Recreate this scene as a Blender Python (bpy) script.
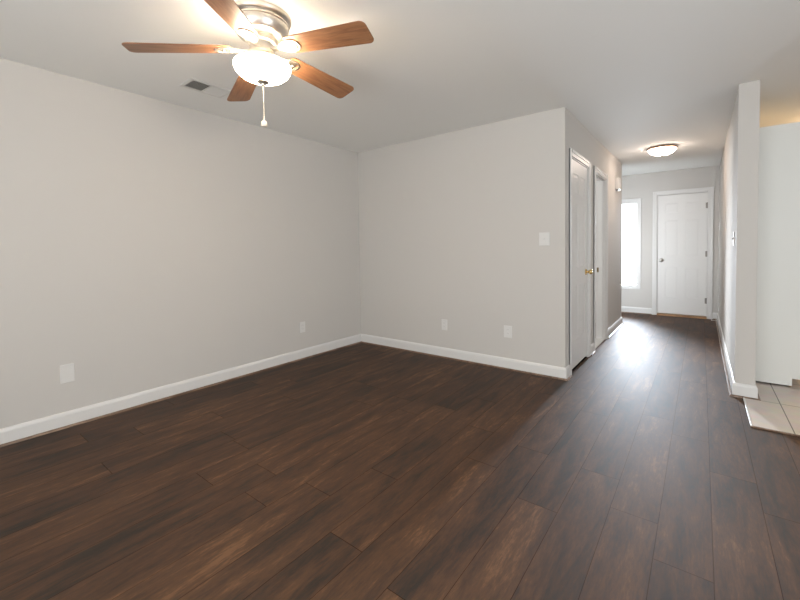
import bpy, bmesh, math, random
from mathutils import Vector, Matrix

# ------------------------------------------------------------------ scene, camera, light
for o in list(bpy.data.objects):
    bpy.data.objects.remove(o, do_unlink=True)
SC = bpy.context.scene
COL = SC.collection
random.seed(7)

cam_d = bpy.data.cameras.new('camera')
cam = bpy.data.objects.new('camera', cam_d)
COL.objects.link(cam)
cam_d.sensor_fit = 'HORIZONTAL'
cam_d.sensor_width = 36.0
cam_d.lens = 386.96 * 36.0 / 800.0
cam_d.shift_x = (400 - 412.55) / 800.0
cam_d.shift_y = (261.147 - 300) / 800.0
cam_d.clip_start = 0.05
fwd = Vector((-0.5978833, 0.80086165, -0.03400262))
rgt = Vector((0.80153399, 0.59777834, -0.01429418))
upv = Vector((-0.00887837, 0.03580051, 0.99931952))
mw = Matrix.Identity(4)
for i in range(3):
    mw[i][0], mw[i][1], mw[i][2] = rgt[i], upv[i], -fwd[i]
mw[2][3] = 1.211
cam.matrix_world = mw
SC.camera = cam

SC.view_settings.view_transform = 'Standard'
SC.view_settings.look = 'None'
SC.view_settings.gamma = 1.0
SC.view_settings.use_curve_mapping = False
SC.view_settings.exposure = 0.10

world = bpy.data.worlds.new('sky')
SC.world = world
world.use_nodes = True
bg = world.node_tree.nodes['Background']


def area_light(name, loc, size, power, direction, color=(1, 1, 1), spread=180):
    d = bpy.data.lights.new(name, 'AREA')
    d.shape = 'RECTANGLE'
    d.size, d.size_y = size
    d.energy = power
    d.color = color
    d.spread = math.radians(spread)
    o = bpy.data.objects.new(name, d)
    COL.objects.link(o)
    o.location = loc
    o.rotation_euler = Vector(direction).to_track_quat('-Z', 'Z').to_euler()
    return o


# light levels: power, colour
LP = {
    'world': (2.3, (0.95, 0.98, 1.0)),
    'patio': (67.0, (0.98, 0.99, 1.0)),
    'dining': (56.0, (0.98, 0.99, 1.0)),
    'side': (70.0, (0.80, 0.89, 1.0)),
    'jamb_fill': (60.0, (0.95, 0.98, 1.0)),
    'fan': (3.0, (1.0, 0.85, 0.70)),
    'bowl': (42.0, (1.0, 0.82, 0.60)),
    'hall': (33.0, (1.0, 0.82, 0.69)),
    'kitchen': (60.0, (1.0, 0.68, 0.36)),
}
bg.inputs['Color'].default_value = (*LP['world'][1], 1)
bg.inputs['Strength'].default_value = LP['world'][0]
# daylight standing in the window openings, plus an added fill for the doorway jamb
area_light('patio_door_daylight', (-0.3, -1.93, 1.15), (2.9, 2.0), LP['patio'][0], (0, 1, 0.5), LP['patio'][1], spread=150)
area_light('dining_window_daylight', (3.52, 0.3, 1.25), (2.4, 1.9), LP['dining'][0], (-1, 0, 0.5), LP['dining'][1], spread=150)
area_light('sidelight_daylight', (-1.08, 7.93, 1.22), (0.34, 1.46), LP['side'][0], (-0.05, -1, -0.22), LP['side'][1], spread=72)
area_light('side_room_jamb_fill', (-3.47, 5.2, 1.45), (0.8, 1.1), LP['jamb_fill'][0], (1, 0, -0.1), LP['jamb_fill'][1])  # unseen source, added to brighten the open doorway's far jamb


# ------------------------------------------------------------------ helpers
def box(bm, x0, x1, y0, y1, z0, z1, rot=None):
    vs = [Vector((x, y, z)) for x in (x0, x1) for y in (y0, y1) for z in (z0, z1)]
    if rot:
        vs = [rot @ v for v in vs]
    v = [bm.verts.new(p) for p in vs]
    for f in ((0, 1, 3, 2), (4, 6, 7, 5), (0, 4, 5, 1), (2, 3, 7, 6), (0, 2, 6, 4), (1, 5, 7, 3)):
        bm.faces.new([v[i] for i in f])
    return v


def lathe(bm, prof, segs=48, center=(0, 0, 0), axis='Z', close_bottom=False, close_top=False):
    rings = []
    cx, cy, cz = center
    for r, h in prof:
        ring = []
        for i in range(segs):
            a = 2 * math.pi * i / segs
            p = (r * math.cos(a), r * math.sin(a), h)
            if axis == 'X':
                p = (p[2], p[0], p[1])
            elif axis == 'Y':
                p = (p[0], p[2], p[1])
            ring.append(bm.verts.new((cx + p[0], cy + p[1], cz + p[2])))
        rings.append(ring)
    for a, b in zip(rings[:-1], rings[1:]):
        for i in range(segs):
            j = (i + 1) % segs
            bm.faces.new((a[i], a[j], b[j], b[i]))
    if close_bottom:
        bm.faces.new(rings[0][::-1])
    if close_top:
        bm.faces.new(rings[-1])


def tube(bm, pts, r, segs=8):
    pts = [Vector(p) for p in pts]
    rings = []
    for i, p in enumerate(pts):
        t = (pts[min(i + 1, len(pts) - 1)] - pts[max(i - 1, 0)]).normalized()
        ref = Vector((0, 0, 1)) if abs(t.z) < 0.9 else Vector((1, 0, 0))
        u = t.cross(ref).normalized()
        w = t.cross(u)
        rings.append([bm.verts.new(p + r * (math.cos(2 * math.pi * k / segs) * u + math.sin(2 * math.pi * k / segs) * w))
                      for k in range(segs)])
    for a, b in zip(rings[:-1], rings[1:]):
        for k in range(segs):
            j = (k + 1) % segs
            bm.faces.new((a[k], a[j], b[j], b[k]))
    bm.faces.new(rings[0][::-1])
    bm.faces.new(rings[-1])


def prism(bm, outline, z0, z1):
    lo = [bm.verts.new((x, y, z0)) for x, y in outline]
    hi = [bm.verts.new((x, y, z1)) for x, y in outline]
    n = len(outline)
    bm.faces.new(lo[::-1])
    bm.faces.new(hi)
    for i in range(n):
        j = (i + 1) % n
        bm.faces.new((lo[i], lo[j], hi[j], hi[i]))


def obj(name, bm, mat, parent=None, smooth=False, bevel=0.0, loc=None, rot=None):
    bmesh.ops.recalc_face_normals(bm, faces=bm.faces)
    me = bpy.data.meshes.new(name)
    bm.to_mesh(me)
    bm.free()
    me.materials.append(mat)
    o = bpy.data.objects.new(name, me)
    COL.objects.link(o)
    if parent:
        o.parent = parent
    if loc:
        o.location = loc
    if rot:
        o.rotation_euler = rot
    if smooth:
        for p in me.polygons:
            p.use_smooth = True
        me.set_sharp_from_angle(angle=math.radians(40))
    if bevel:
        m = o.modifiers.new('bevel', 'BEVEL')
        m.width = bevel
        m.segments = 2
        m.limit_method = 'ANGLE'
        m.angle_limit = math.radians(50)
    return o


def tag(o, label, cat=None, group=None, kind=None):
    o['label'] = label
    if cat:
        o['category'] = cat
    if group:
        o['group'] = group
    if kind:
        o['kind'] = kind
    return o


def empty(name, loc, label, cat, group=None):
    o = bpy.data.objects.new(name, None)
    o.empty_display_size = 0.1
    COL.objects.link(o)
    o.location = loc
    return tag(o, label, cat, group)


def struct(name, bm, mat, label, cat, bevel=0.0, smooth=False):
    return tag(obj(name, bm, mat, bevel=bevel, smooth=smooth), label, cat, kind='structure')


# ------------------------------------------------------------------ materials
def mat_new(name):
    m = bpy.data.materials.new(name)
    m.use_nodes = True
    nt = m.node_tree
    return m, nt, nt.nodes['Principled BSDF']


def nd(nt, typ, **kw):
    n = nt.nodes.new(typ)
    for k, v in kw.items():
        setattr(n, k, v)
    return n


def math_node(nt, op, a, b=None):
    n = nd(nt, 'ShaderNodeMath', operation=op)
    for i, v in enumerate((a, b)):
        if v is None:
            continue
        if isinstance(v, (int, float)):
            n.inputs[i].default_value = v
        else:
            nt.links.new(v, n.inputs[i])
    return n.outputs[0]


def paint(name, color, rough=0.85, bump=0.04, scale=260, spec=0.3):
    m, nt, b = mat_new(name)
    b.inputs['Base Color'].default_value = (*color, 1)
    b.inputs['Roughness'].default_value = rough
    b.inputs['Specular IOR Level'].default_value = spec
    tc = nd(nt, 'ShaderNodeTexCoord')
    no = nd(nt, 'ShaderNodeTexNoise')
    no.inputs['Scale'].default_value = scale
    no.inputs['Detail'].default_value = 3
    nt.links.new(tc.outputs['Object'], no.inputs['Vector'])
    if bump:
        bp = nd(nt, 'ShaderNodeBump')
        bp.inputs['Strength'].default_value = bump
        bp.inputs['Distance'].default_value = 0.004
        nt.links.new(no.outputs['Fac'], bp.inputs['Height'])
        nt.links.new(bp.outputs['Normal'], b.inputs['Normal'])
    return m


def metal(name, color, rough=0.3, aniso=0.0):
    m, nt, b = mat_new(name)
    b.inputs['Base Color'].default_value = (*color, 1)
    b.inputs['Metallic'].default_value = 1.0
    b.inputs['Roughness'].default_value = rough
    tc = nd(nt, 'ShaderNodeTexCoord')
    no = nd(nt, 'ShaderNodeTexNoise')
    no.inputs['Scale'].default_value = 90
    nt.links.new(tc.outputs['Object'], no.inputs['Vector'])
    r = math_node(nt, 'MULTIPLY_ADD', no.outputs['Fac'], 0.1)
    r.node.inputs[2].default_value = rough - 0.05
    nt.links.new(r, b.inputs['Roughness'])
    return m


def glow(name, color, strength, rim=None):
    m, nt, b = mat_new(name)
    b.inputs['Base Color'].default_value = (0.9, 0.88, 0.84, 1)
    b.inputs['Roughness'].default_value = 0.35
    b.inputs['Emission Color'].default_value = (*color, 1)
    b.inputs['Emission Strength'].default_value = strength
    return m


def wood_floor():
    m, nt, b = mat_new('wood_plank_floor')
    L = nt.links
    tc = nd(nt, 'ShaderNodeTexCoord')
    sp = nd(nt, 'ShaderNodeSeparateXYZ')
    L.new(tc.outputs['Object'], sp.inputs[0])
    W, LEN = 0.187, 1.22
    xs = math_node(nt, 'DIVIDE', math_node(nt, 'ADD', sp.outputs['X'], 0.327 + 20 * W), W)
    row = math_node(nt, 'FLOOR', xs)
    fx = math_node(nt, 'FRACT', xs)
    wn = nd(nt, 'ShaderNodeTexWhiteNoise', noise_dimensions='1D')
    L.new(row, wn.inputs['W'])
    ys = math_node(nt, 'ADD', math_node(nt, 'DIVIDE', math_node(nt, 'ADD', sp.outputs['Y'], 20.0), LEN),
                   math_node(nt, 'MULTIPLY', wn.outputs['Value'], 7.0))
    seg = math_node(nt, 'FLOOR', ys)
    fy = math_node(nt, 'FRACT', ys)
    cmb = nd(nt, 'ShaderNodeCombineXYZ')
    L.new(row, cmb.inputs['X'])
    L.new(seg, cmb.inputs['Y'])
    wn2 = nd(nt, 'ShaderNodeTexWhiteNoise', noise_dimensions='2D')
    L.new(cmb.outputs[0], wn2.inputs['Vector'])
    # grain coordinates, shifted per plank
    gc = nd(nt, 'ShaderNodeCombineXYZ')
    L.new(math_node(nt, 'ADD', sp.outputs['X'], math_node(nt, 'MULTIPLY', wn2.outputs['Value'], 13.0)), gc.inputs['X'])
    L.new(math_node(nt, 'ADD', math_node(nt, 'MULTIPLY', sp.outputs['Y'], 0.17),
                    math_node(nt, 'MULTIPLY', wn2.outputs['Value'], 31.0)), gc.inputs['Y'])
    broad = nd(nt, 'ShaderNodeTexNoise')
    broad.inputs['Scale'].default_value = 12
    broad.inputs['Detail'].default_value = 4
    broad.inputs['Roughness'].default_value = 0.6
    broad.inputs['Distortion'].default_value = 0.5
    L.new(gc.outputs[0], broad.inputs['Vector'])
    fine = nd(nt, 'ShaderNodeTexNoise')
    fine.inputs['Scale'].default_value = 95
    fine.inputs['Detail'].default_value = 5
    fine.inputs['Roughness'].default_value = 0.7
    L.new(gc.outputs[0], fine.inputs['Vector'])
    mixv = math_node(nt, 'ADD', math_node(nt, 'MULTIPLY', broad.outputs['Fac'], 0.58),
                     math_node(nt, 'MULTIPLY', fine.outputs['Fac'], 0.42))
    mixv = math_node(nt, 'ADD', mixv, math_node(nt, 'MULTIPLY', math_node(nt, 'SUBTRACT', wn2.outputs['Value'], 0.5), 0.09))
    ramp = nd(nt, 'ShaderNodeValToRGB')
    cr = ramp.color_ramp
    cr.elements[0].position = 0.36
    cr.elements[0].color = (0.015, 0.0076, 0.0022, 1)
    cr.elements[1].position = 0.665
    cr.elements[1].color = (0.165, 0.076, 0.030, 1)
    e = cr.elements.new(0.48)
    e.color = (0.050, 0.0190, 0.0055, 1)
    e = cr.elements.new(0.58)
    e.color = (0.086, 0.0360, 0.0115, 1)
    L.new(mixv, ramp.inputs['Fac'])
    # seams between planks
    sx = math_node(nt, 'MINIMUM', fx, math_node(nt, 'SUBTRACT', 1.0, fx))
    sy = math_node(nt, 'MINIMUM', fy, math_node(nt, 'SUBTRACT', 1.0, fy))
    sxm = math_node(nt, 'LESS_THAN', sx, 0.007)
    sym = math_node(nt, 'LESS_THAN', sy, 0.0013)
    seam = math_node(nt, 'MAXIMUM', sxm, sym)
    mx = nd(nt, 'ShaderNodeMix', data_type='RGBA')
    L.new(math_node(nt, 'MULTIPLY', seam, 0.40), mx.inputs['Factor'])
    L.new(ramp.outputs['Color'], mx.inputs['A'])
    mx.inputs['B'].default_value = (0.012, 0.008, 0.006, 1)
    L.new(mx.outputs['Result'], b.inputs['Base Color'])
    ro = math_node(nt, 'MULTIPLY_ADD', fine.outputs['Fac'], 0.22)
    ro.node.inputs[2].default_value = 0.57
    L.new(ro, b.inputs['Roughness'])
    sl = math_node(nt, 'MULTIPLY_ADD', seam, -0.45)
    sl.node.inputs[2].default_value = 0.62
    L.new(sl, b.inputs['Specular IOR Level'])
    hgt = math_node(nt, 'SUBTRACT', math_node(nt, 'MULTIPLY', fine.outputs['Fac'], 0.5), seam)
    bp = nd(nt, 'ShaderNodeBump')
    bp.inputs['Strength'].default_value = 0.22
    bp.inputs['Distance'].default_value = 0.003
    L.new(hgt, bp.inputs['Height'])
    L.new(bp.outputs['Normal'], b.inputs['Normal'])
    return m


def tile_floor():
    m, nt, b = mat_new('kitchen_tile')
    L = nt.links
    tc = nd(nt, 'ShaderNodeTexCoord')
    mp = nd(nt, 'ShaderNodeMapping')
    mp.inputs['Location'].default_value = (-0.483 + 0.61 * 3, -3.92 + 0.61 * 30, 0)
    L.new(tc.outputs['Object'], mp.inputs['Vector'])
    br = nd(nt, 'ShaderNodeTexBrick')
    br.offset = 0.0
    br.squash = 1.0
    br.inputs['Scale'].default_value = 1.0
    br.inputs['Brick Width'].default_value = 0.61
    br.inputs['Row Height'].default_value = 0.61
    br.inputs['Mortar Size'].default_value = 0.0035
    br.inputs['Color1'].default_value = (0.78, 0.70, 0.64, 1)
    br.inputs['Color2'].default_value = (0.81, 0.73, 0.67, 1)
    br.inputs['Mortar'].default_value = (0.22, 0.19, 0.165, 1)
    L.new(mp.outputs[0], br.inputs['Vector'])
    no = nd(nt, 'ShaderNodeTexNoise')
    no.inputs['Scale'].default_value = 9
    no.inputs['Detail'].default_value = 6
    L.new(tc.outputs['Object'], no.inputs['Vector'])
    mx = nd(nt, 'ShaderNodeMix', data_type='RGBA', blend_type='MULTIPLY')
    mx.inputs['Factor'].default_value = 0.25
    L.new(br.outputs['Color'], mx.inputs['A'])
    L.new(no.outputs['Color'], mx.inputs['B'])
    L.new(mx.outputs['Result'], b.inputs['Base Color'])
    b.inputs['Roughness'].default_value = 0.4
    return m


def wood_grain(name, dark, light, scale=9, rough=0.35, axis=0):
    m, nt, b = mat_new(name)
    L = nt.links
    tc = nd(nt, 'ShaderNodeTexCoord')
    mp = nd(nt, 'ShaderNodeMapping')
    s = [6.0, 6.0, 6.0]
    s[axis] = 0.7
    mp.inputs['Scale'].default_value = s
    L.new(tc.outputs['Object'], mp.inputs['Vector'])
    no = nd(nt, 'ShaderNodeTexNoise')
    no.inputs['Scale'].default_value = scale
    no.inputs['Detail'].default_value = 5
    no.inputs['Distortion'].default_value = 0.8
    L.new(mp.outputs[0], no.inputs['Vector'])
    ramp = nd(nt, 'ShaderNodeValToRGB')
    ramp.color_ramp.elements[0].position = 0.35
    ramp.color_ramp.elements[0].color = (*dark, 1)
    ramp.color_ramp.elements[1].position = 0.7
    ramp.color_ramp.elements[1].color = (*light, 1)
    L.new(no.outputs['Fac'], ramp.inputs['Fac'])
    L.new(ramp.outputs['Color'], b.inputs['Base Color'])
    b.inputs['Roughness'].default_value = rough
    return m


def pane_glass():
    m, nt, b = mat_new('window_glass')
    out = nt.nodes['Material Output']
    tr = nd(nt, 'ShaderNodeBsdfTransparent')
    tr.inputs['Color'].default_value = (0.97, 0.98, 0.98, 1)
    gl = nd(nt, 'ShaderNodeBsdfGlossy')
    gl.inputs['Roughness'].default_value = 0.03
    mx = nd(nt, 'ShaderNodeMixShader')
    mx.inputs['Fac'].default_value = 0.06
    nt.links.new(tr.outputs[0], mx.inputs[1])
    nt.links.new(gl.outputs[0], mx.inputs[2])
    nt.links.new(mx.outputs[0], out.inputs['Surface'])
    nt.nodes.remove(b)
    return m


M_WALL = paint('wall_paint', (0.595, 0.573, 0.543))
M_CEIL = paint('ceiling_paint', (0.85, 0.845, 0.82), bump=0.10, scale=160)
M_TRIM = paint('white_trim_paint', (0.72, 0.71, 0.695), rough=0.38, bump=0.0, spec=0.5)
M_DOOR = paint('white_door_paint', (0.76, 0.75, 0.73), rough=0.42, bump=0.02, scale=60, spec=0.5)
M_CAB = paint('white_cabinet_paint', (0.78, 0.79, 0.76), rough=0.45, bump=0.0, spec=0.5)
M_VENT = paint('painted_vent_metal', (0.74, 0.73, 0.70), rough=0.5, bump=0.0)
M_PLATE = paint('white_plastic', (0.70, 0.69, 0.67), rough=0.35, bump=0.0, spec=0.5)
M_CREAM = paint('cream_plastic', (0.72, 0.66, 0.56), rough=0.4, bump=0.0, spec=0.5)
M_DARK = paint('dark_void', (0.03, 0.027, 0.023), rough=0.9, bump=0.0)
M_GAP_SHADE = paint('painted_gap_shade', (0.02, 0.018, 0.016), rough=1.0, bump=0.3, scale=400, spec=0.0)  # near-black colour standing in for shade in the closet door gap
M_DUCT = paint('galvanised_duct', (0.14, 0.125, 0.095), rough=0.7, bump=0.0)
M_FLOOR = wood_floor()
M_TILE = tile_floor()
M_SHOE = wood_grain('shoe_moulding_wood', (0.12, 0.070, 0.045), (0.30, 0.195, 0.135), axis=1)
M_THRESH = wood_grain('oak_threshold', (0.25, 0.12, 0.05), (0.48, 0.27, 0.13), axis=0)
M_BLADE = wood_grain('fan_blade_wood', (0.20, 0.085, 0.038), (0.34, 0.165, 0.080), axis=0, rough=0.4)
M_KICK = wood_grain('toe_kick_wood', (0.20, 0.12, 0.07), (0.34, 0.22, 0.13), axis=1)
M_NICKEL = metal('brushed_nickel', (0.70, 0.66, 0.60), 0.38)
M_BRASS = metal('polished_brass', (0.78, 0.58, 0.27), 0.2)
M_ABRASS = metal('antique_brass', (0.26, 0.20, 0.11), 0.45)
M_STEEL = metal('satin_steel', (0.55, 0.53, 0.50), 0.3)
M_BRONZE = metal('copper_toned_metal', (0.55, 0.36, 0.25), 0.4)
M_HINGE = metal('dull_hinge_steel', (0.30, 0.28, 0.26), 0.4)
M_STRIP = metal('aluminium_strip', (0.80, 0.79, 0.77), 0.35)
M_GLASS = pane_glass()
M_BOWL = glow('frosted_lit_glass', LP['bowl'][1], LP['bowl'][0])
M_DOME = glow('frosted_lit_dome', LP['hall'][1], LP['hall'][0])
M_KLAMP = glow('warm_lit_dome', LP['kitchen'][1], LP['kitchen'][0])
M_CONC = paint('exterior_concrete', (0.55, 0.54, 0.52), bump=0.1, scale=40)

# ------------------------------------------------------------------ dimensions (metres, camera stands at 0,0)
XL, YB, XC, XR = -3.536, 3.597, -0.978, 0.221
YS, YW, YF, H = 3.954, 6.659, 7.819, 2.44
XE, YR = 3.6, -2.0
T = 0.12
XS = XR + 0.124              # far face of the stub wall

# ------------------------------------------------------------------ floor and ceiling
bm = bmesh.new()
box(bm, XL - T, XE + T, YR - T, YF + T, -0.10, 0.0)
struct('floor', bm, M_FLOOR, 'dark brown wood plank floor running through the room into the hall', 'floor')
bm = bmesh.new()
box(bm, XL - T, XE + T, YR - T, YF + T, H, H + 0.12)
struct('ceiling', bm, M_CEIL, 'flat off-white painted ceiling over the room and hall', 'ceiling')
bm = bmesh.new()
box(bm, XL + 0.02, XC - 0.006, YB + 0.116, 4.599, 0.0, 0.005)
struct('floor_closet_shade', bm, M_GAP_SHADE, 'near-black sheet painting the shade under the closet door', 'floor')  # sheet added so the gap below the door reads as dark shade
bm = bmesh.new()
box(bm, 0.283, XE, 3.344, YS, 0.0, 0.007)
box(bm, XS, XE, YS, YF, 0.0, 0.007)
struct('floor_kitchen', bm, M_TILE, 'beige ceramic tile floor at the kitchen entrance on the right', 'floor')


# ------------------------------------------------------------------ walls
def wall(name, x0, x1, y0, y1, label, holes=(), along='y', mat=None, z1=H):
    """box wall with rectangular openings (a0, a1, z0, z1) along one axis"""
    bm = bmesh.new()
    lo, hi = (y0, y1) if along == 'y' else (x0, x1)
    cuts = sorted(holes)
    a = lo
    spans = []
    for h in cuts:
        spans.append((a, h[0], 0, z1))
        if h[2] > 0.001:
            spans.append((h[0], h[1], 0, h[2]))
        if h[3] < z1 - 0.001:
            spans.append((h[0], h[1], h[3], z1))
        a = h[1]
    spans.append((a, hi, 0, z1))
    for s0, s1, q0, q1 in spans:
        if along == 'y':
            box(bm, x0, x1, s0, s1, q0, q1)
        else:
            box(bm, s0, s1, y0, y1, q0, q1)
    bmesh.ops.remove_doubles(bm, verts=bm.verts, dist=1e-5)
    return struct(name, bm, mat or M_WALL, label, 'wall')


CD0, CD1 = 3.785, 4.465      # closet door opening
OP0, OP1 = 4.79, 5.435       # cased doorway
DH = 2.045
WX0, WX1, WZ0, WZ1 = -1.25, -0.905, 0.485, 1.962   # sidelight
FD0, FD1 = -0.615, 0.090     # front door opening
wall('wall_left', XL - T, XL, YR, YF, 'long light grey wall on the left behind the fan', [(4.75, 5.65, 0.85, 2.05)])
wall('wall_back', XL, XC, YB, YB + 0.115, 'light grey back wall with a switch and two outlets', along='x')
wall('wall_hall_left', XC - 0.115, XC, YB + 0.115, YW, 'hall wall holding the closet door and the open doorway',
     [(CD0, CD1, 0, DH), (OP0, OP1, 0, DH)])
wall('wall_closet', XL, XC - 0.115, 4.60, 4.70, 'partition between closet and side room', along='x')
wall('wall_foyer', XL, XC - 0.115, YW - 0.115, YW, 'wall at the near side of the entry foyer', along='x')
wall('wall_front', XL, XE, YF, YF + T, 'grey entry wall with the front door and tall sidelight',
     [(WX0, WX1, WZ0, WZ1), (FD0, FD1, 0, 2.055)], along='x')
wall('wall_hall_right', XR, XS, YS, YF, 'hall wall on the right whose end faces the room')
wall('wall_right', XE, XE + T, YR, YF, 'dining and kitchen wall far to the right', [(-1.0, 1.6, 0.25, 2.2)])
wall('wall_rear', XL, XE, YR - T, YR, 'wall behind the viewer with a wide patio opening', [(-1.8, 1.2, 0.05, 2.15)], along='x')

bm = bmesh.new()
box(bm, -6, 6, YF + T, 12, -0.25, -0.15)
struct('porch_ground', bm, M_CONC, 'concrete ground outside the front door', 'ground')


# ------------------------------------------------------------------ baseboards and wood shoe mouldings
def run_profile(bm, pts, prof, side):
    """sweep a profile (offset from wall, height) along a 2D polyline with mitred corners; side=+1 left of travel"""
    P = [Vector((x, y)) for x, y in pts]
    rings = []
    for i, p in enumerate(P):
        d0 = (P[i] - P[i - 1]).normalized() if i else None
        d1 = (P[i + 1] - P[i]).normalized() if i < len(P) - 1 else None
        d0, d1 = d0 or d1, d1 or d0
        n0 = Vector((-d0.y, d0.x)) * side
        n1 = Vector((-d1.y, d1.x)) * side
        n = (n0 + n1)
        n = n / max(1e-6, n.dot(n0))
        rings.append([bm.verts.new((p.x + n.x * o, p.y + n.y * o, z)) for o, z in prof])
    k = len(prof)
    for a, b in zip(rings[:-1], rings[1:]):
        for i in range(k):
            j = (i + 1) % k
            bm.faces.new((a[i], a[j], b[j], b[i]))
    bm.faces.new(rings[0])
    bm.faces.new(rings[-1][::-1])


BASE = [(0, 0.0), (0.014, 0.0), (0.014, 0.085), (0.011, 0.095), (0.006, 0.104), (0, 0.108)]
SHOE = [(0.0175, 0.0005), (0.0325, 0.0005), (0.031, 0.007), (0.027, 0.012), (0.0175, 0.014)]
runs = [
    ('left', 'trim_1', [(XL, YR + 0.001), (XL, YB - 0.001)], -1, 'left grey wall'),
    ('back', 'trim_2', [(XL + 0.015, YB), (XC, YB), (XC, CD0 - 0.062)], -1, 'back wall, turning the corner to the closet door'),
    ('hall_left', 'trim_3', [(XC, OP1 + 0.062), (XC, YW), (-3.4, YW)], -1, 'hall wall between doorway and foyer'),
    ('closet', 'trim_4', [(XC, CD1 + 0.062), (XC, OP0 - 0.062)], -1, 'short wall piece between closet door and doorway'),
    ('front', 'trim_5', [(-3.4, YF), (FD0 - 0.065, YF)], -1, 'entry wall below the sidelight'),
    ('front_corner', 'trim_6', [(FD1 + 0.065, YF), (XR - 0.015, YF)], -1, 'sliver of entry wall right of the front door'),
    ('hall_right', 'trim_7', [(XR, YF - 0.001), (XR, YS), (XS, YS), (XS, 4.37)], -1, 'right hall wall, wrapping its end'),
]
for nm, sh, pts, side, where in runs:
    bm = bmesh.new()
    run_profile(bm, pts, BASE, side)
    struct('baseboard_' + nm, bm, M_TRIM, 'white baseboard along the ' + where, 'baseboard')
    bm = bmesh.new()
    run_profile(bm, pts, SHOE, side)
    struct(sh, bm, M_SHOE, 'thin brown wood shoe moulding along the ' + where, 'trim')

bm = bmesh.new()
box(bm, 0.271, 0.283, 3.340, YS - 0.034, 0.0, 0.010)
struct('trim_8', bm, M_STRIP, 'pale edging strip along the left edge of the tile', 'trim', bevel=0.002)
bm = bmesh.new()
box(bm, 0.271, XE, 3.332, 3.344, 0.0, 0.009)
struct('trim_9', bm, M_SHOE, 'brown edging strip along the front of the tile', 'trim', bevel=0.002)


# ------------------------------------------------------------------ door casings
def casing_x(name, xw, y0, y1, ztop, out, label, w=0.06):
    """casing on a wall plane x=xw around an opening y0..y1, facing +x when out=+1"""
    bm = bmesh.new()
    a, b, c = sorted((xw, xw + out * 0.012))[0], None, None
    def slab(q0, q1, r0, r1, d):
        x0, x1 = sorted((xw, xw + out * d))
        box(bm, x0, x1, q0, q1, r0, r1)
    for d, ww in ((0.011, w), (0.017, w * 0.45)):
        slab(y0 - ww if d < 0.015 else y0 - w, y0 - (0 if d < 0.015 else w - ww), 0, ztop + w, d)
        slab(y1 + (0 if d < 0.015 else w - ww), y1 + w, 0, ztop + w, d)
        slab(y0, y1, ztop + (0 if d < 0.015 else w - ww), ztop + w, d)
    return struct(name, bm, M_TRIM, label, 'trim', bevel=0.002)


def casing_y(name, yw, x0, x1, z0, ztop, label, w=0.06, sill=False):
    bm = bmesh.new()
    for d, ww in ((0.011, w), (0.017, w * 0.45)):
        k = 0 if d < 0.015 else w - ww
        bz = z0 - w if sill else 0
        box(bm, x0 - w, x0 - k, yw - d, yw, bz, ztop + w)
        box(bm, x1 + k, x1 + w, yw - d, yw, bz, ztop + w)
        box(bm, x0, x1, yw - d, yw, ztop + k, ztop + w)
        if sill:
            box(bm, x0, x1, yw - d, yw, z0 - w, z0 - k)
    return struct(name, bm, M_TRIM, label, 'trim', bevel=0.002)


casing_x('trim_10', XC, CD0, CD1, DH, 1, 'white casing around the closet door')
casing_x('trim_11', XC, OP0, OP1, DH, 1, 'white casing around the open doorway past the closet')
casing_y('trim_12', YF, FD0, FD1, 0, 2.055, 'white casing around the front door')


def jamb_x(name, x0, x1, y0, y1, ztop, label, t=0.015, stop=None):
    bm = bmesh.new()
    box(bm, x0, x1, y0, y0 + t, 0, ztop)
    box(bm, x0, x1, y1 - t, y1, 0, ztop)
    box(bm, x0, x1, y0 + t, y1 - t, ztop - t, ztop)
    if stop:
        s0, s1 = stop
        box(bm, s0, s1, y0 + t, y0 + t + 0.01, 0, ztop - t)
        box(bm, s0, s1, y1 - t - 0.01, y1 - t, 0, ztop - t)
        box(bm, s0, s1, y0 + t, y1 - t, ztop - t - 0.01, ztop - t)
    return struct(name, bm, M_TRIM, label, 'trim')


jamb_x('trim_13', XC - 0.115, XC, CD0, CD1, DH, 'white jamb lining the closet door opening', t=0.012)
jmb = jamb_x('trim_14', XC - 0.115, XC, OP0, OP1, DH, 'white jamb lining the open doorway past the closet', t=0.012,
             stop=(XC - 0.062, XC - 0.032))
bm = bmesh.new()
box(bm, XC - 0.100, XC - 0.080, OP1 - 0.0145, OP1 - 0.012, 0.865, 0.925)
o = obj('strike_plate', bm, M_ABRASS, jmb)
o['label'] = 'dark brass strike plate'
bm = bmesh.new()
box(bm, XC - 0.115, XC - 0.004, OP0 + 0.012, OP1 - 0.012, 0.0, 0.006)
struct('trim_15', bm, M_STRIP, 'pale transition strip on the floor of the open doorway', 'trim', bevel=0.002)

bm = bmesh.new()
box(bm, FD0, FD0 + 0.012, YF, YF + T, 0, 2.055)
box(bm, FD1 - 0.012, FD1, YF, YF + T, 0, 2.055)
box(bm, FD0 + 0.012, FD1 - 0.012, YF, YF + T, 2.043, 2.055)
box(bm, FD0 + 0.012, FD1 - 0.012, YF + 0.06, YF + T, 0, 2.043)
struct('trim_16', bm, M_TRIM, 'white jamb lining the front door opening', 'trim')
bm = bmesh.new()
box(bm, FD0 + 0.012, FD1 - 0.012, YF - 0.045, YF + 0.06, 0.0, 0.030)
struct('trim_17', bm, M_THRESH, 'orange-brown wood threshold under the front door', 'trim', bevel=0.004)


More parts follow.
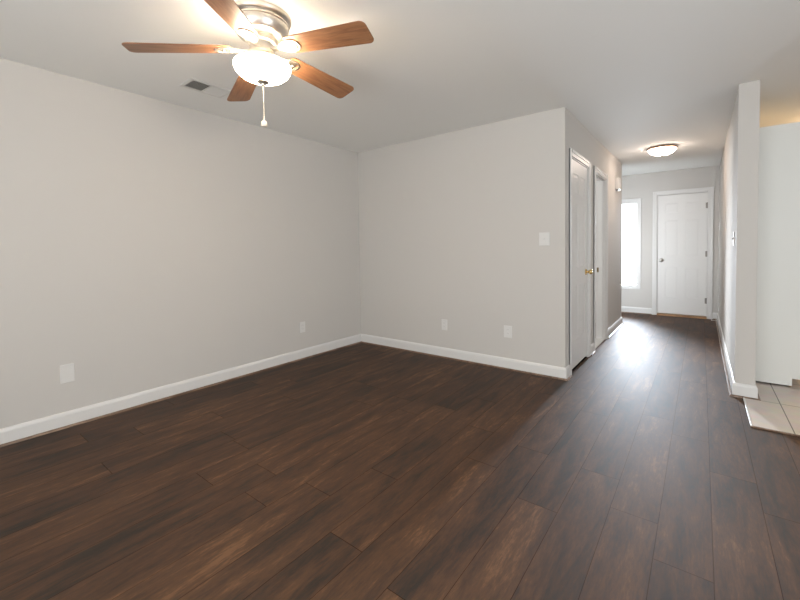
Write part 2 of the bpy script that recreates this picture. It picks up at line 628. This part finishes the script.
# ------------------------------------------------------------------ six-panel doors
def door_mesh(w, h, t=0.035):
    """local: x across 0..w, y thickness 0..t (front at y=0), z 0..h"""
    bm = bmesh.new()
    rec = 0.004
    box(bm, 0, w, rec, t - rec, 0, h)
    st = w * 0.15
    mid = w * 0.13
    px = [(st, w / 2 - mid / 2), (w / 2 + mid / 2, w - st)]
    k = h / 2.03
    pz = [(0.27 * k, 0.81 * k), (0.98 * k, 1.61 * k), (1.71 * k, 1.90 * k)]
    for y0, y1 in ((0, rec), (t - rec, t)):
        box(bm, 0, st, y0, y1, 0, h)
        box(bm, w - st, w, y0, y1, 0, h)
        box(bm, px[0][1], px[1][0], y0, y1, 0, h)
        zz = [0] + [v for p in pz for v in p] + [h]
        for i in range(0, len(zz), 2):
            for a, b in px:
                box(bm, a, b, y0, y1, zz[i], zz[i + 1])
    # raised fields
    for a, b in px:
        for c, d in pz:
            for yb, yf in ((rec, 0.0015), (t - rec, t - 0.0015)):
                g, s = 0.012, 0.030
                o_ = [(a + g, c + g), (b - g, c + g), (b - g, d - g), (a + g, d - g)]
                i_ = [(a + s, c + s), (b - s, c + s), (b - s, d - s), (a + s, d - s)]
                vo = [bm.verts.new((x, yb, z)) for x, z in o_]
                vi = [bm.verts.new((x, yf, z)) for x, z in i_]
                for n in range(4):
                    m_ = (n + 1) % 4
                    bm.faces.new((vo[n], vo[m_], vi[m_], vi[n]))
                bm.faces.new(vi)
    return bm


def knob_mesh():
    """axis +Y is towards the door, knob sticks out to -Y"""
    bm = bmesh.new()
    lathe(bm, [(0.0, 0.0), (0.032, 0.0), (0.032, -0.004), (0.026, -0.009), (0.012, -0.012), (0.011, -0.026),
               (0.016, -0.032), (0.025, -0.040), (0.0275, -0.050), (0.024, -0.060), (0.014, -0.066), (0.0, -0.0675)],
          28, axis='Y')
    return bm


def hinge_mesh(h=0.089):
    bm = bmesh.new()
    lathe(bm, [(0, -h / 2 - 0.004), (0.004, -h / 2 - 0.003), (0.0065, -h / 2), (0.0065, h / 2), (0.004, h / 2 + 0.003), (0, h / 2 + 0.004)], 12)
    box(bm, -0.022, 0.0, 0.001, 0.004, -h / 2, h / 2)
    return bm


# front door: hinges on the right, knob on the left
w1 = FD1 - FD0 - 0.030
d1 = obj('door_1', door_mesh(w1, 2.000), M_DOOR, loc=(FD0 + 0.015, YF + 0.012, 0.038))
tag(d1, 'white six-panel front door at the end of the hall', 'door', kind='structure')
k = obj('door_knob', knob_mesh(), M_STEEL, d1, smooth=True, loc=(0.055, 0, 0.905))
k['label'] = 'satin steel knob'
for z in (0.25, 1.01, 1.79):
    h_ = obj('hinge', hinge_mesh(), M_HINGE, d1, smooth=True, loc=(w1 - 0.002, -0.005, z))
    h_['label'] = 'dull steel hinge'

# closet door: lies in the hall-left wall, hinges at the near side, knob at the far side; front faces +X
w2 = CD1 - CD0 - 0.030
d2 = obj('door_2', door_mesh(w2, 2.005), M_DOOR, loc=(XC - 0.006, CD0 + 0.015, 0.026), rot=(0, 0, math.pi / 2))
tag(d2, 'white six-panel closet door with brass knob beside the back wall', 'door', kind='structure')
k = obj('door_knob', knob_mesh(), M_BRASS, d2, smooth=True, loc=(w2 - 0.055, 0, 0.905))
k['label'] = 'polished brass knob'
for z in (0.29, 1.78):
    h_ = obj('hinge', hinge_mesh(0.08), M_BRASS, d2, smooth=True, loc=(0.0, -0.005, z))
    h_['label'] = 'small brass hinge'

# ------------------------------------------------------------------ windows
def window_y(name, yc, x0, x1, z0, z1, label, mullions=0, f=0.022):
    bm = bmesh.new()
    box(bm, x0, x0 + f, yc - 0.03, yc + 0.03, z0, z1)
    box(bm, x1 - f, x1, yc - 0.03, yc + 0.03, z0, z1)
    box(bm, x0 + f, x1 - f, yc - 0.03, yc + 0.03, z0, z0 + f)
    box(bm, x0 + f, x1 - f, yc - 0.03, yc + 0.03, z1 - f, z1)
    for i in range(mullions):
        xm = x0 + (x1 - x0) * (i + 1) / (mullions + 1)
        box(bm, xm - 0.025, xm + 0.025, yc - 0.03, yc + 0.03, z0 + f, z1 - f)
    o = struct(name, bm, M_TRIM, label, 'window')
    bm = bmesh.new()
    box(bm, x0 + f, x1 - f, yc - 0.003, yc + 0.003, z0 + f, z1 - f)
    g = obj('pane', bm, M_GLASS, o)
    return o


window_y('window_1', YF + 0.085, WX0, WX1, WZ0, WZ1, 'tall narrow bright sidelight window left of the front door', f=0.012)
casing_y('trim_18', YF, WX0, WX1, WZ0, WZ1, 'white casing around the tall sidelight', sill=True)
window_y('window_2', YR - 0.06, -1.8, 1.2, 0.05, 2.15, 'wide glazed patio door behind the viewer', mullions=1, f=0.05)
bm = bmesh.new()
for y0, y1, z0, z1 in ((-1.0, -0.95, 0.25, 2.2), (1.55, 1.6, 0.25, 2.2), (-0.95, 1.55, 0.25, 0.3), (-0.95, 1.55, 2.15, 2.2), (0.275, 0.325, 0.3, 2.15)):
    box(bm, XE + 0.03, XE + 0.09, y0, y1, z0, z1)
o = struct('window_3', bm, M_TRIM, 'wide dining window far to the right', 'window')
bm = bmesh.new()
box(bm, XE + 0.057, XE + 0.063, -0.95, 1.55, 0.3, 2.15)
obj('pane', bm, M_GLASS, o)

bm = bmesh.new()
for y0, y1, z0, z1 in ((4.75, 4.79, 0.85, 2.05), (5.61, 5.65, 0.85, 2.05), (4.79, 5.61, 0.85, 0.89), (4.79, 5.61, 2.01, 2.05), (4.79, 5.61, 1.43, 1.47)):
    box(bm, XL - 0.09, XL - 0.03, y0, y1, z0, z1)
o = struct('window_added', bm, M_TRIM, 'added unseen side room window for the doorway jamb fill light', 'window')  # made-up window, goes with the added light on the doorway jamb
bm = bmesh.new()
box(bm, XL - 0.063, XL - 0.057, 4.79, 5.61, 0.89, 2.01)
obj('pane', bm, M_GLASS, o)

# ------------------------------------------------------------------ ceiling fan
FX, FY = -1.871, 1.204
fan = empty('ceiling_fan', (FX, FY, H), 'five-blade ceiling fan with brushed nickel motor and lit frosted bowl', 'ceiling fan')
bm = bmesh.new()
lathe(bm, [(0.0, 0.0), (0.146, 0.0), (0.150, -0.004), (0.150, -0.018), (0.146, -0.024), (0.138, -0.027), (0.136, -0.030),
           (0.0, -0.030)], 72)
obj('ceiling_plate', bm, M_NICKEL, fan, smooth=True)
bm = bmesh.new()
lathe(bm, [(0.0, -0.0305), (0.128, -0.0305), (0.128, -0.036), (0.139, -0.038), (0.140, -0.046), (0.136, -0.050), (0.137, -0.056),
           (0.134, -0.075), (0.124, -0.098), (0.116, -0.108), (0.085, -0.116), (0.0, -0.116)], 72)
obj('motor_housing', bm, M_NICKEL, fan, smooth=True)
bm = bmesh.new()
lathe(bm, [(0.0, -0.1165), (0.074, -0.1165), (0.076, -0.120), (0.076, -0.140), (0.070, -0.146), (0.062, -0.148), (0.060, -0.172), (0.064, -0.178),
           (0.064, -0.186), (0.0, -0.186)], 48)
obj('blade_hub', bm, M_NICKEL, fan, smooth=True)
# light kit pan, above the bowl
bm = bmesh.new()
lathe(bm, [(0.0, -0.1865), (0.066, -0.1865), (0.070, -0.200), (0.082, -0.212), (0.104, -0.222), (0.112, -0.230), (0.112, -0.238), (0.0, -0.240)], 64)
obj('light_pan', bm, M_NICKEL, fan, smooth=True)
bm = bmesh.new()
BZ = -0.249
prof = [(0.137, BZ), (0.141, BZ - 0.004), (0.1425, BZ - 0.010), (0.1425, BZ - 0.018), (0.138, BZ - 0.032), (0.128, BZ - 0.047),
        (0.109, BZ - 0.063), (0.083, BZ - 0.075), (0.052, BZ - 0.083), (0.020, BZ - 0.0865), (0.0, BZ - 0.087)]
lathe(bm, prof, 72)
lathe(bm, [(max(0, r - 0.004), z + (0.004 if i > 3 else 0.0)) for i, (r, z) in enumerate(prof)], 72)
bowl = obj('glass_bowl', bm, M_BOWL, fan, smooth=True)
bowl['label'] = 'frosted white glass bowl, lit'
bm = bmesh.new()
zb = BZ - 0.087
lathe(bm, [(0.0, zb + 0.0), (0.030, zb + 0.001), (0.032, zb - 0.003), (0.027, zb - 0.009), (0.012, zb - 0.013), (0.009, zb - 0.020), (0.0, zb - 0.024)], 32)
obj('finial', bm, M_NICKEL, bowl, smooth=True)
bm = bmesh.new()
tube(bm, [(0, 0, zb - 0.022), (0, 0, -0.524)], 0.0016, 8)
for i in range(46):
    z = zb - 0.026 - i * 0.0035
    bmesh.ops.create_icosphere(bm, subdivisions=1, radius=0.0024, matrix=Matrix.Translation((0, 0, z)))
ch = obj('pull_chain', bm, M_CREAM, fan, smooth=True)
bm = bmesh.new()
lathe(bm, [(0.0, -0.518), (0.003, -0.519), (0.0045, -0.526), (0.003, -0.533), (0.004, -0.540), (0.013, -0.545), (0.0155, -0.553),
           (0.0160, -0.566), (0.0145, -0.572), (0.0, -0.573)], 24)
pn = obj('pendant', bm, M_CREAM, ch, smooth=True)
pn['label'] = 'cream bell pendant'

PH = 0.320
DROOP = 0.0823
PITCH = math.radians(-11.5)


def rr(w0, w1, r0, r1, cr0, cr1, n=6):
    """tapering paddle outline with rounded ends: x from r0 to r1"""
    pts = []
    for cx, cy, a0, cr in ((r1 - cr1, w1 / 2 - cr1, 0, cr1), (r0 + cr0, w0 / 2 - cr0, 90, cr0),
                           (r0 + cr0, -w0 / 2 + cr0, 180, cr0), (r1 - cr1, -w1 / 2 + cr1, 270, cr1)):
        for i in range(n + 1):
            a = math.radians(a0 + 90 * i / n)
            pts.append((cx + cr * math.cos(a), cy + cr * math.sin(a)))
    return pts


def blade_bm():
    bm = bmesh.new()
    prism(bm, rr(0.118, 0.146, 0.150, 0.622, 0.030, 0.030), -0.003, 0.003)
    return bm


def iron_bm():
    bm = bmesh.new()
    # neck from the hub, then a forked plate under the blade root
    prism(bm, [(0.058, -0.016), (0.110, -0.013), (0.110, 0.013), (0.058, 0.016)], -0.012, -0.0035)
    for s in (1, -1):
        pts = [(0.104, 0.004 * s), (0.125, 0.020 * s), (0.150, 0.031 * s), (0.180, 0.036 * s), (0.204, 0.032 * s),
               (0.220, 0.020 * s), (0.226, 0.0)]
        for (xa, ya), (xb, yb) in zip(pts[:-1], pts[1:]):
            d = Vector((xb - xa, yb - ya)).normalized()
            n = Vector((-d.y, d.x)) * 0.0065
            prism(bm, [(xa + n.x, ya + n.y), (xa - n.x, ya - n.y), (xb - n.x, yb - n.y), (xb + n.x, yb + n.y)], -0.009, -0.0035)
    prism(bm, [(0.112, -0.020), (0.196, -0.026), (0.210, 0.0), (0.196, 0.026), (0.112, 0.020)], -0.0065, -0.0035)
    for x, y in ((0.150, 0.016), (0.150, -0.016), (0.190, 0.0)):
        lathe(bm, [(0, -0.0115), (0.004, -0.011), (0.006, -0.0085), (0.006, -0.006), (0, -0.006)], 10, center=(x, y, 0))
    return bm


bl_src = ir_src = None
BZ0 = 2.2703 - H
TILT = Matrix.Rotation(-0.0449, 4, 'Y') @ Matrix.Rotation(0.0178, 4, 'X')
for i in range(5):
    a = PH + i * 2 * math.pi / 5
    R_ = Matrix.Translation((0, 0, BZ0)) @ TILT @ Matrix.Rotation(a, 4, 'Z') @ Matrix.Rotation(DROOP, 4, 'Y')
    P_ = R_ @ Matrix.Rotation(PITCH, 4, 'X')
    if i == 0:
        ir_src = obj('blade_iron', iron_bm(), M_NICKEL, fan, bevel=0.0012)
        bl_src = obj('blade', blade_bm(), M_BLADE, fan, bevel=0.0015)
        b_, k_ = bl_src, ir_src
    else:
        b_, k_ = bl_src.copy(), ir_src.copy()
        COL.objects.link(b_)
        COL.objects.link(k_)
        b_.parent = k_.parent = fan
    b_.matrix_local = P_
    k_.matrix_local = P_
bl_src['label'] = 'reddish-brown wood blade'


def bulb(name, loc, power, color, radius=0.03):
    d = bpy.data.lights.new(name, 'POINT')
    d.energy = power
    d.color = color
    d.shadow_soft_size = radius
    o = bpy.data.objects.new(name, d)
    COL.objects.link(o)
    o.location = loc
    return o


for i in range(3):
    a = 0.6 + i * 2 * math.pi / 3
    bulb('fan_bulb', (FX + 0.124 * math.cos(a), FY + 0.124 * math.sin(a), H - 0.249), LP['fan'][0] / 3, LP['fan'][1], 0.012)

# ------------------------------------------------------------------ hall ceiling light
HX, HY = -0.41, 5.87
hl = empty('ceiling_light', (HX, HY, H), 'round flush ceiling light with copper-toned rim in the hall', 'ceiling light')
bm = bmesh.new()
lathe(bm, [(0.0, 0.0), (0.140, 0.0), (0.152, -0.004), (0.164, -0.012), (0.166, -0.019), (0.162, -0.026), (0.150, -0.029), (0.0, -0.029)], 56)
obj('rim', bm, M_BRONZE, hl, smooth=True)
bm = bmesh.new()
lathe(bm, [(0.149, -0.0295), (0.148, -0.040), (0.136, -0.058), (0.114, -0.075), (0.082, -0.088), (0.043, -0.096), (0.0, -0.098)], 56)
obj('glass_dome', bm, M_DOME, hl, smooth=True)
bm = bmesh.new()
lathe(bm, [(0.0, -0.098), (0.012, -0.099), (0.013, -0.104), (0.008, -0.110), (0.0, -0.113)], 20)
obj('finial', bm, M_BRONZE, hl, smooth=True)

# kitchen ceiling light (behind the tall cabinet)
KX, KY = 1.08, 5.5
kl = empty('ceiling_light', (KX, KY, H), 'warm round kitchen ceiling light behind the tall white cabinet', 'ceiling light')
bm = bmesh.new()
lathe(bm, [(0.0, 0.0), (0.16, 0.0), (0.17, -0.01), (0.165, -0.03), (0.0, -0.03)], 48)
obj('rim', bm, M_BRONZE, kl, smooth=True)
bm = bmesh.new()
lathe(bm, [(0.155, -0.0305), (0.15, -0.05), (0.11, -0.08), (0.05, -0.095), (0.0, -0.098)], 48)
obj('glass_dome', bm, M_KLAMP, kl, smooth=True)

# ------------------------------------------------------------------ ceiling vent register
vx0, vx1, vy0, vy1 = -3.105, -2.905, 1.305, 1.612
vent = empty('ceiling_vent', ((vx0 + vx1) / 2, (vy0 + vy1) / 2, H), 'white two-way ceiling air register behind the fan', 'air vent')
cx, cy = (vx0 + vx1) / 2, (vy0 + vy1) / 2
hx, hy = (vx1 - vx0) / 2, (vy1 - vy0) / 2
bm = bmesh.new()
fw = 0.024
box(bm, -hx, -hx + fw, -hy, hy, -0.007, -0.0005)
box(bm, hx - fw, hx, -hy, hy, -0.007, -0.0005)
box(bm, -hx + fw, hx - fw, -hy, -hy + fw, -0.007, -0.0005)
box(bm, -hx + fw, hx - fw, hy - fw, hy, -0.007, -0.0005)
box(bm, -hx + fw, hx - fw, -0.006, 0.006, -0.007, -0.0005)
obj('frame', bm, M_VENT, vent, bevel=0.002)
bm = bmesh.new()
box(bm, -hx + fw, hx - fw, -hy + fw, hy - fw, -0.0015, -0.0006)
o = obj('duct_opening', bm, M_DUCT, vent)
o['label'] = 'dark duct behind the louvers'
bm = bmesh.new()
n = 11
for i in range(n):
    for sgn, ya, yb in ((-1, -hy + fw, -0.006), (1, 0.006, hy - fw)):
        y = ya + (yb - ya) * (i + 0.5) / n
        R_ = Matrix.Translation((0, y, -0.0065)) @ Matrix.Rotation(sgn * math.radians(-48), 4, 'X')
        box(bm, -hx + fw, hx - fw, -0.0055, 0.0055, -0.0005, 0.0005, rot=R_)
obj('louvers', bm, M_VENT, vent)


# ------------------------------------------------------------------ wall plates
def plate(name, loc, rz, label, cat, kind, group=None, w=0.075, h=0.118):
    """built facing -Y at the origin, back on y=0"""
    t = empty(name, loc, label, cat, group)
    t.rotation_euler = (0, 0, rz)
    bm = bmesh.new()
    box(bm, -w / 2, w / 2, -0.006, -0.0003, -h / 2, h / 2)
    obj('cover_plate', bm, M_PLATE, t, bevel=0.003)
    if kind == 'outlet':
        for s in (1, -1):
            bm = bmesh.new()
            pts = [(0.0165 * math.cos(q) if abs(math.sin(q)) < 0.8 else 0.0165 * math.cos(q),
                    max(-0.0135, min(0.0135, 0.0165 * math.sin(q)))) for q in [2 * math.pi * i_ / 24 for i_ in range(24)]]
            lo = [bm.verts.new((x, -0.0061, z + s * 0.0195)) for x, z in pts]
            hi = [bm.verts.new((x, -0.0075, z + s * 0.0195)) for x, z in pts]
            bm.faces.new(hi)
            for i_ in range(24):
                j_ = (i_ + 1) % 24
                bm.faces.new((lo[i_], lo[j_], hi[j_], hi[i_]))
            r_ = obj('receptacle', bm, M_PLATE, t)
            bm = bmesh.new()
            for x, hh in ((-0.006, 0.0075), (0.006, 0.006)):
                box(bm, x - 0.0009, x + 0.0009, -0.0078, -0.0072, s * 0.0195 + 0.002 - hh / 2, s * 0.0195 + 0.002 + hh / 2)
            obj('slot', bm, M_DUCT, r_)
    elif kind == 'switch':
        bm = bmesh.new()
        box(bm, -0.0052, 0.0052, -0.0165, -0.0061, -0.004, 0.010, rot=Matrix.Rotation(math.radians(12), 4, 'X'))
        obj('toggle', bm, M_PLATE, t, bevel=0.001)
    for z in ((0.0,) if kind == 'outlet' else (0.030, -0.030)):
        bm = bmesh.new()
        lathe(bm, [(0.0, -0.0075), (0.0025, -0.0072), (0.0032, -0.0061), (0, -0.0061)], 10, center=(0, 0, z), axis='Y')
        obj('screw', bm, M_PLATE, t)
    return t


E_ = math.pi / 2       # faces +X
W_ = -math.pi / 2      # faces -X
plate('cover_plate_blank', (XL, 0.694, 0.372), E_, 'blank white wall plate low on the left wall, nearest the viewer', 'wall plate', 'blank', w=0.078, h=0.128)
plate('outlet', (XL, 2.676, 0.352), E_, 'white outlet low on the left wall near the far corner', 'outlet', 'outlet')
plate('outlet', (-2.258, YB, 0.362), 0, 'white outlet low on the back wall, nearer the left corner', 'outlet', 'outlet', w=0.072)
plate('outlet', (-1.522, YB, 0.372), 0, 'white outlet low on the back wall, nearer the closet', 'outlet', 'outlet', w=0.084)
plate('light_switch', (-1.163, YB, 1.276), 0, 'white light switch on the back wall beside the closet door', 'light switch', 'switch', w=0.098, h=0.122)
plate('light_switch', (XR, 4.205, 1.25), W_, 'light switch on the right hall wall near its end', 'light switch', 'switch')
plate('light_switch', (XR, 7.50, 1.47), W_, 'light switch on the right hall wall beside the front door', 'light switch', 'switch')
plate('outlet', (XR, 7.24, 0.28), W_, 'outlet low on the right hall wall near the front door', 'outlet', 'outlet')

# door stop on the right hall baseboard
ds = empty('door_stop', (XR - 0.0145, 7.36, 0.055), 'white spring door stop sticking out of the right hall baseboard', 'door stop')
bm = bmesh.new()
lathe(bm, [(0.0, 0.0), (0.011, 0.0), (0.011, -0.004), (0.006, -0.006), (0.0, -0.006)], 14, axis='X')
obj('mounting_plate', bm, M_PLATE, ds, smooth=True)
bm = bmesh.new()
tube(bm, [(-0.006 - 0.06 * i / 90, 0.0045 * math.cos(i * 0.7), 0.0045 * math.sin(i * 0.7)) for i in range(91)], 0.0012, 6)
obj('spring', bm, M_PLATE, ds, smooth=True)
bm = bmesh.new()
lathe(bm, [(0.0, -0.080), (0.006, -0.079), (0.008, -0.074), (0.008, -0.066), (0.0, -0.065)], 14, axis='X')
obj('rubber_tip', bm, M_PLATE, ds, smooth=True)

# doorbell chime high on the left hall wall
chm = empty('doorbell_chime', (XC, 6.16, 2.07), 'small white doorbell chime box high on the left hall wall', 'door chime')
bm = bmesh.new()
box(bm, 0.0004, 0.050, -0.075, 0.075, -0.075, 0.085)
obj('cover', bm, M_PLATE, chm, bevel=0.006)
bm = bmesh.new()
box(bm, 0.006, 0.036, -0.055, 0.055, -0.090, -0.0755)
o = obj('lower_block', bm, M_HINGE, chm, bevel=0.002)  # dark box set below the cover
o['label'] = 'dark block below the chime cover'

# ------------------------------------------------------------------ tall kitchen cabinet against the stub wall
cx0, cx1, cy0, cy1, cz1 = XS + 0.003, 0.690, 4.405, 5.30, 2.184
cab = empty('tall_cabinet', ((cx0 + cx1) / 2, (cy0 + cy1) / 2, 0.007), 'tall white kitchen cabinet seen from its plain side, right of the hall wall', 'cabinet')


def cab_obj(name, boxes, mat, bevel=0.0015, parent=cab):
    bm = bmesh.new()
    ox, oy, oz = (cx0 + cx1) / 2, (cy0 + cy1) / 2, 0.007
    for x0, x1, y0, y1, z0, z1 in boxes:
        box(bm, x0 - ox, x1 - ox, y0 - oy, y1 - oy, z0 - oz, z1 - oz)
    return obj(name, bm, mat, parent, bevel=bevel)


kz = 0.085
bm = bmesh.new()
for y0, nm in ((cy0, 0), (cy1 - 0.018, 1)):
    ox, oy, oz = (cx0 + cx1) / 2, (cy0 + cy1) / 2, 0.007
    bm = bmesh.new()
    # L-shaped side panel with the toe-kick notch cut out at the front foot
    out = [(cx0, 0.024), (0.612, 0.024), (0.612, kz), (cx1 - 0.02, kz), (cx1 - 0.02, cz1), (cx0, cz1)]
    fa = [bm.verts.new((x - ox, y0 - oy, z - oz)) for x, z in out]
    fb = [bm.verts.new((x - ox, y0 + 0.018 - oy, z - oz)) for x, z in out]
    bm.faces.new(fa)
    bm.faces.new(fb[::-1])
    for i in range(6):
        j = (i + 1) % 6
        bm.faces.new((fa[i], fa[j], fb[j], fb[i]))
    obj('side_panel', bm, M_CAB, cab, bevel=0.001)
cab_obj('carcass', [(cx0, cx1 - 0.02, cy0 + 0.018, cy1 - 0.018, cz1 - 0.018, cz1),
                    (cx0, cx1 - 0.02, cy0 + 0.018, cy1 - 0.018, kz, kz + 0.018),
                    (cx0, cx0 + 0.008, cy0 + 0.018, cy1 - 0.018, kz + 0.018, cz1 - 0.018)], M_CAB)
cab_obj('toe_kick', [(0.596, 0.610, cy0 + 0.018, cy1 - 0.018, 0.0085, kz)], M_KICK)
ym = (cy0 + cy1) / 2
for y0, y1, ky in ((cy0 + 0.002, ym - 0.0015, ym - 0.05), (ym + 0.0015, cy1 - 0.002, ym + 0.05)):
    for z0, z1, kzz in ((kz + 0.003, 1.35, 1.25), (1.354, cz1 - 0.002, 1.45)):
        dd = cab_obj('door', [(cx1 - 0.0195, cx1 - 0.006, y0, y1, z0, z1),
                              (cx1 - 0.006, cx1, y0, y0 + 0.05, z0, z1), (cx1 - 0.006, cx1, y1 - 0.05, y1, z0, z1),
                              (cx1 - 0.006, cx1, y0 + 0.05, y1 - 0.05, z0, z0 + 0.05),
                              (cx1 - 0.006, cx1, y0 + 0.05, y1 - 0.05, z1 - 0.05, z1)], M_CAB)
        bm = bmesh.new()
        lathe(bm, [(0.0, 0.0), (0.006, 0.0), (0.006, 0.012), (0.014, 0.018), (0.014, 0.024), (0.0, 0.027)], 16, axis='X')
        kb = obj('knob', bm, M_NICKEL, dd, smooth=True, loc=(cx1 - (cx0 + cx1) / 2, ky - ym, kzz - 0.007))
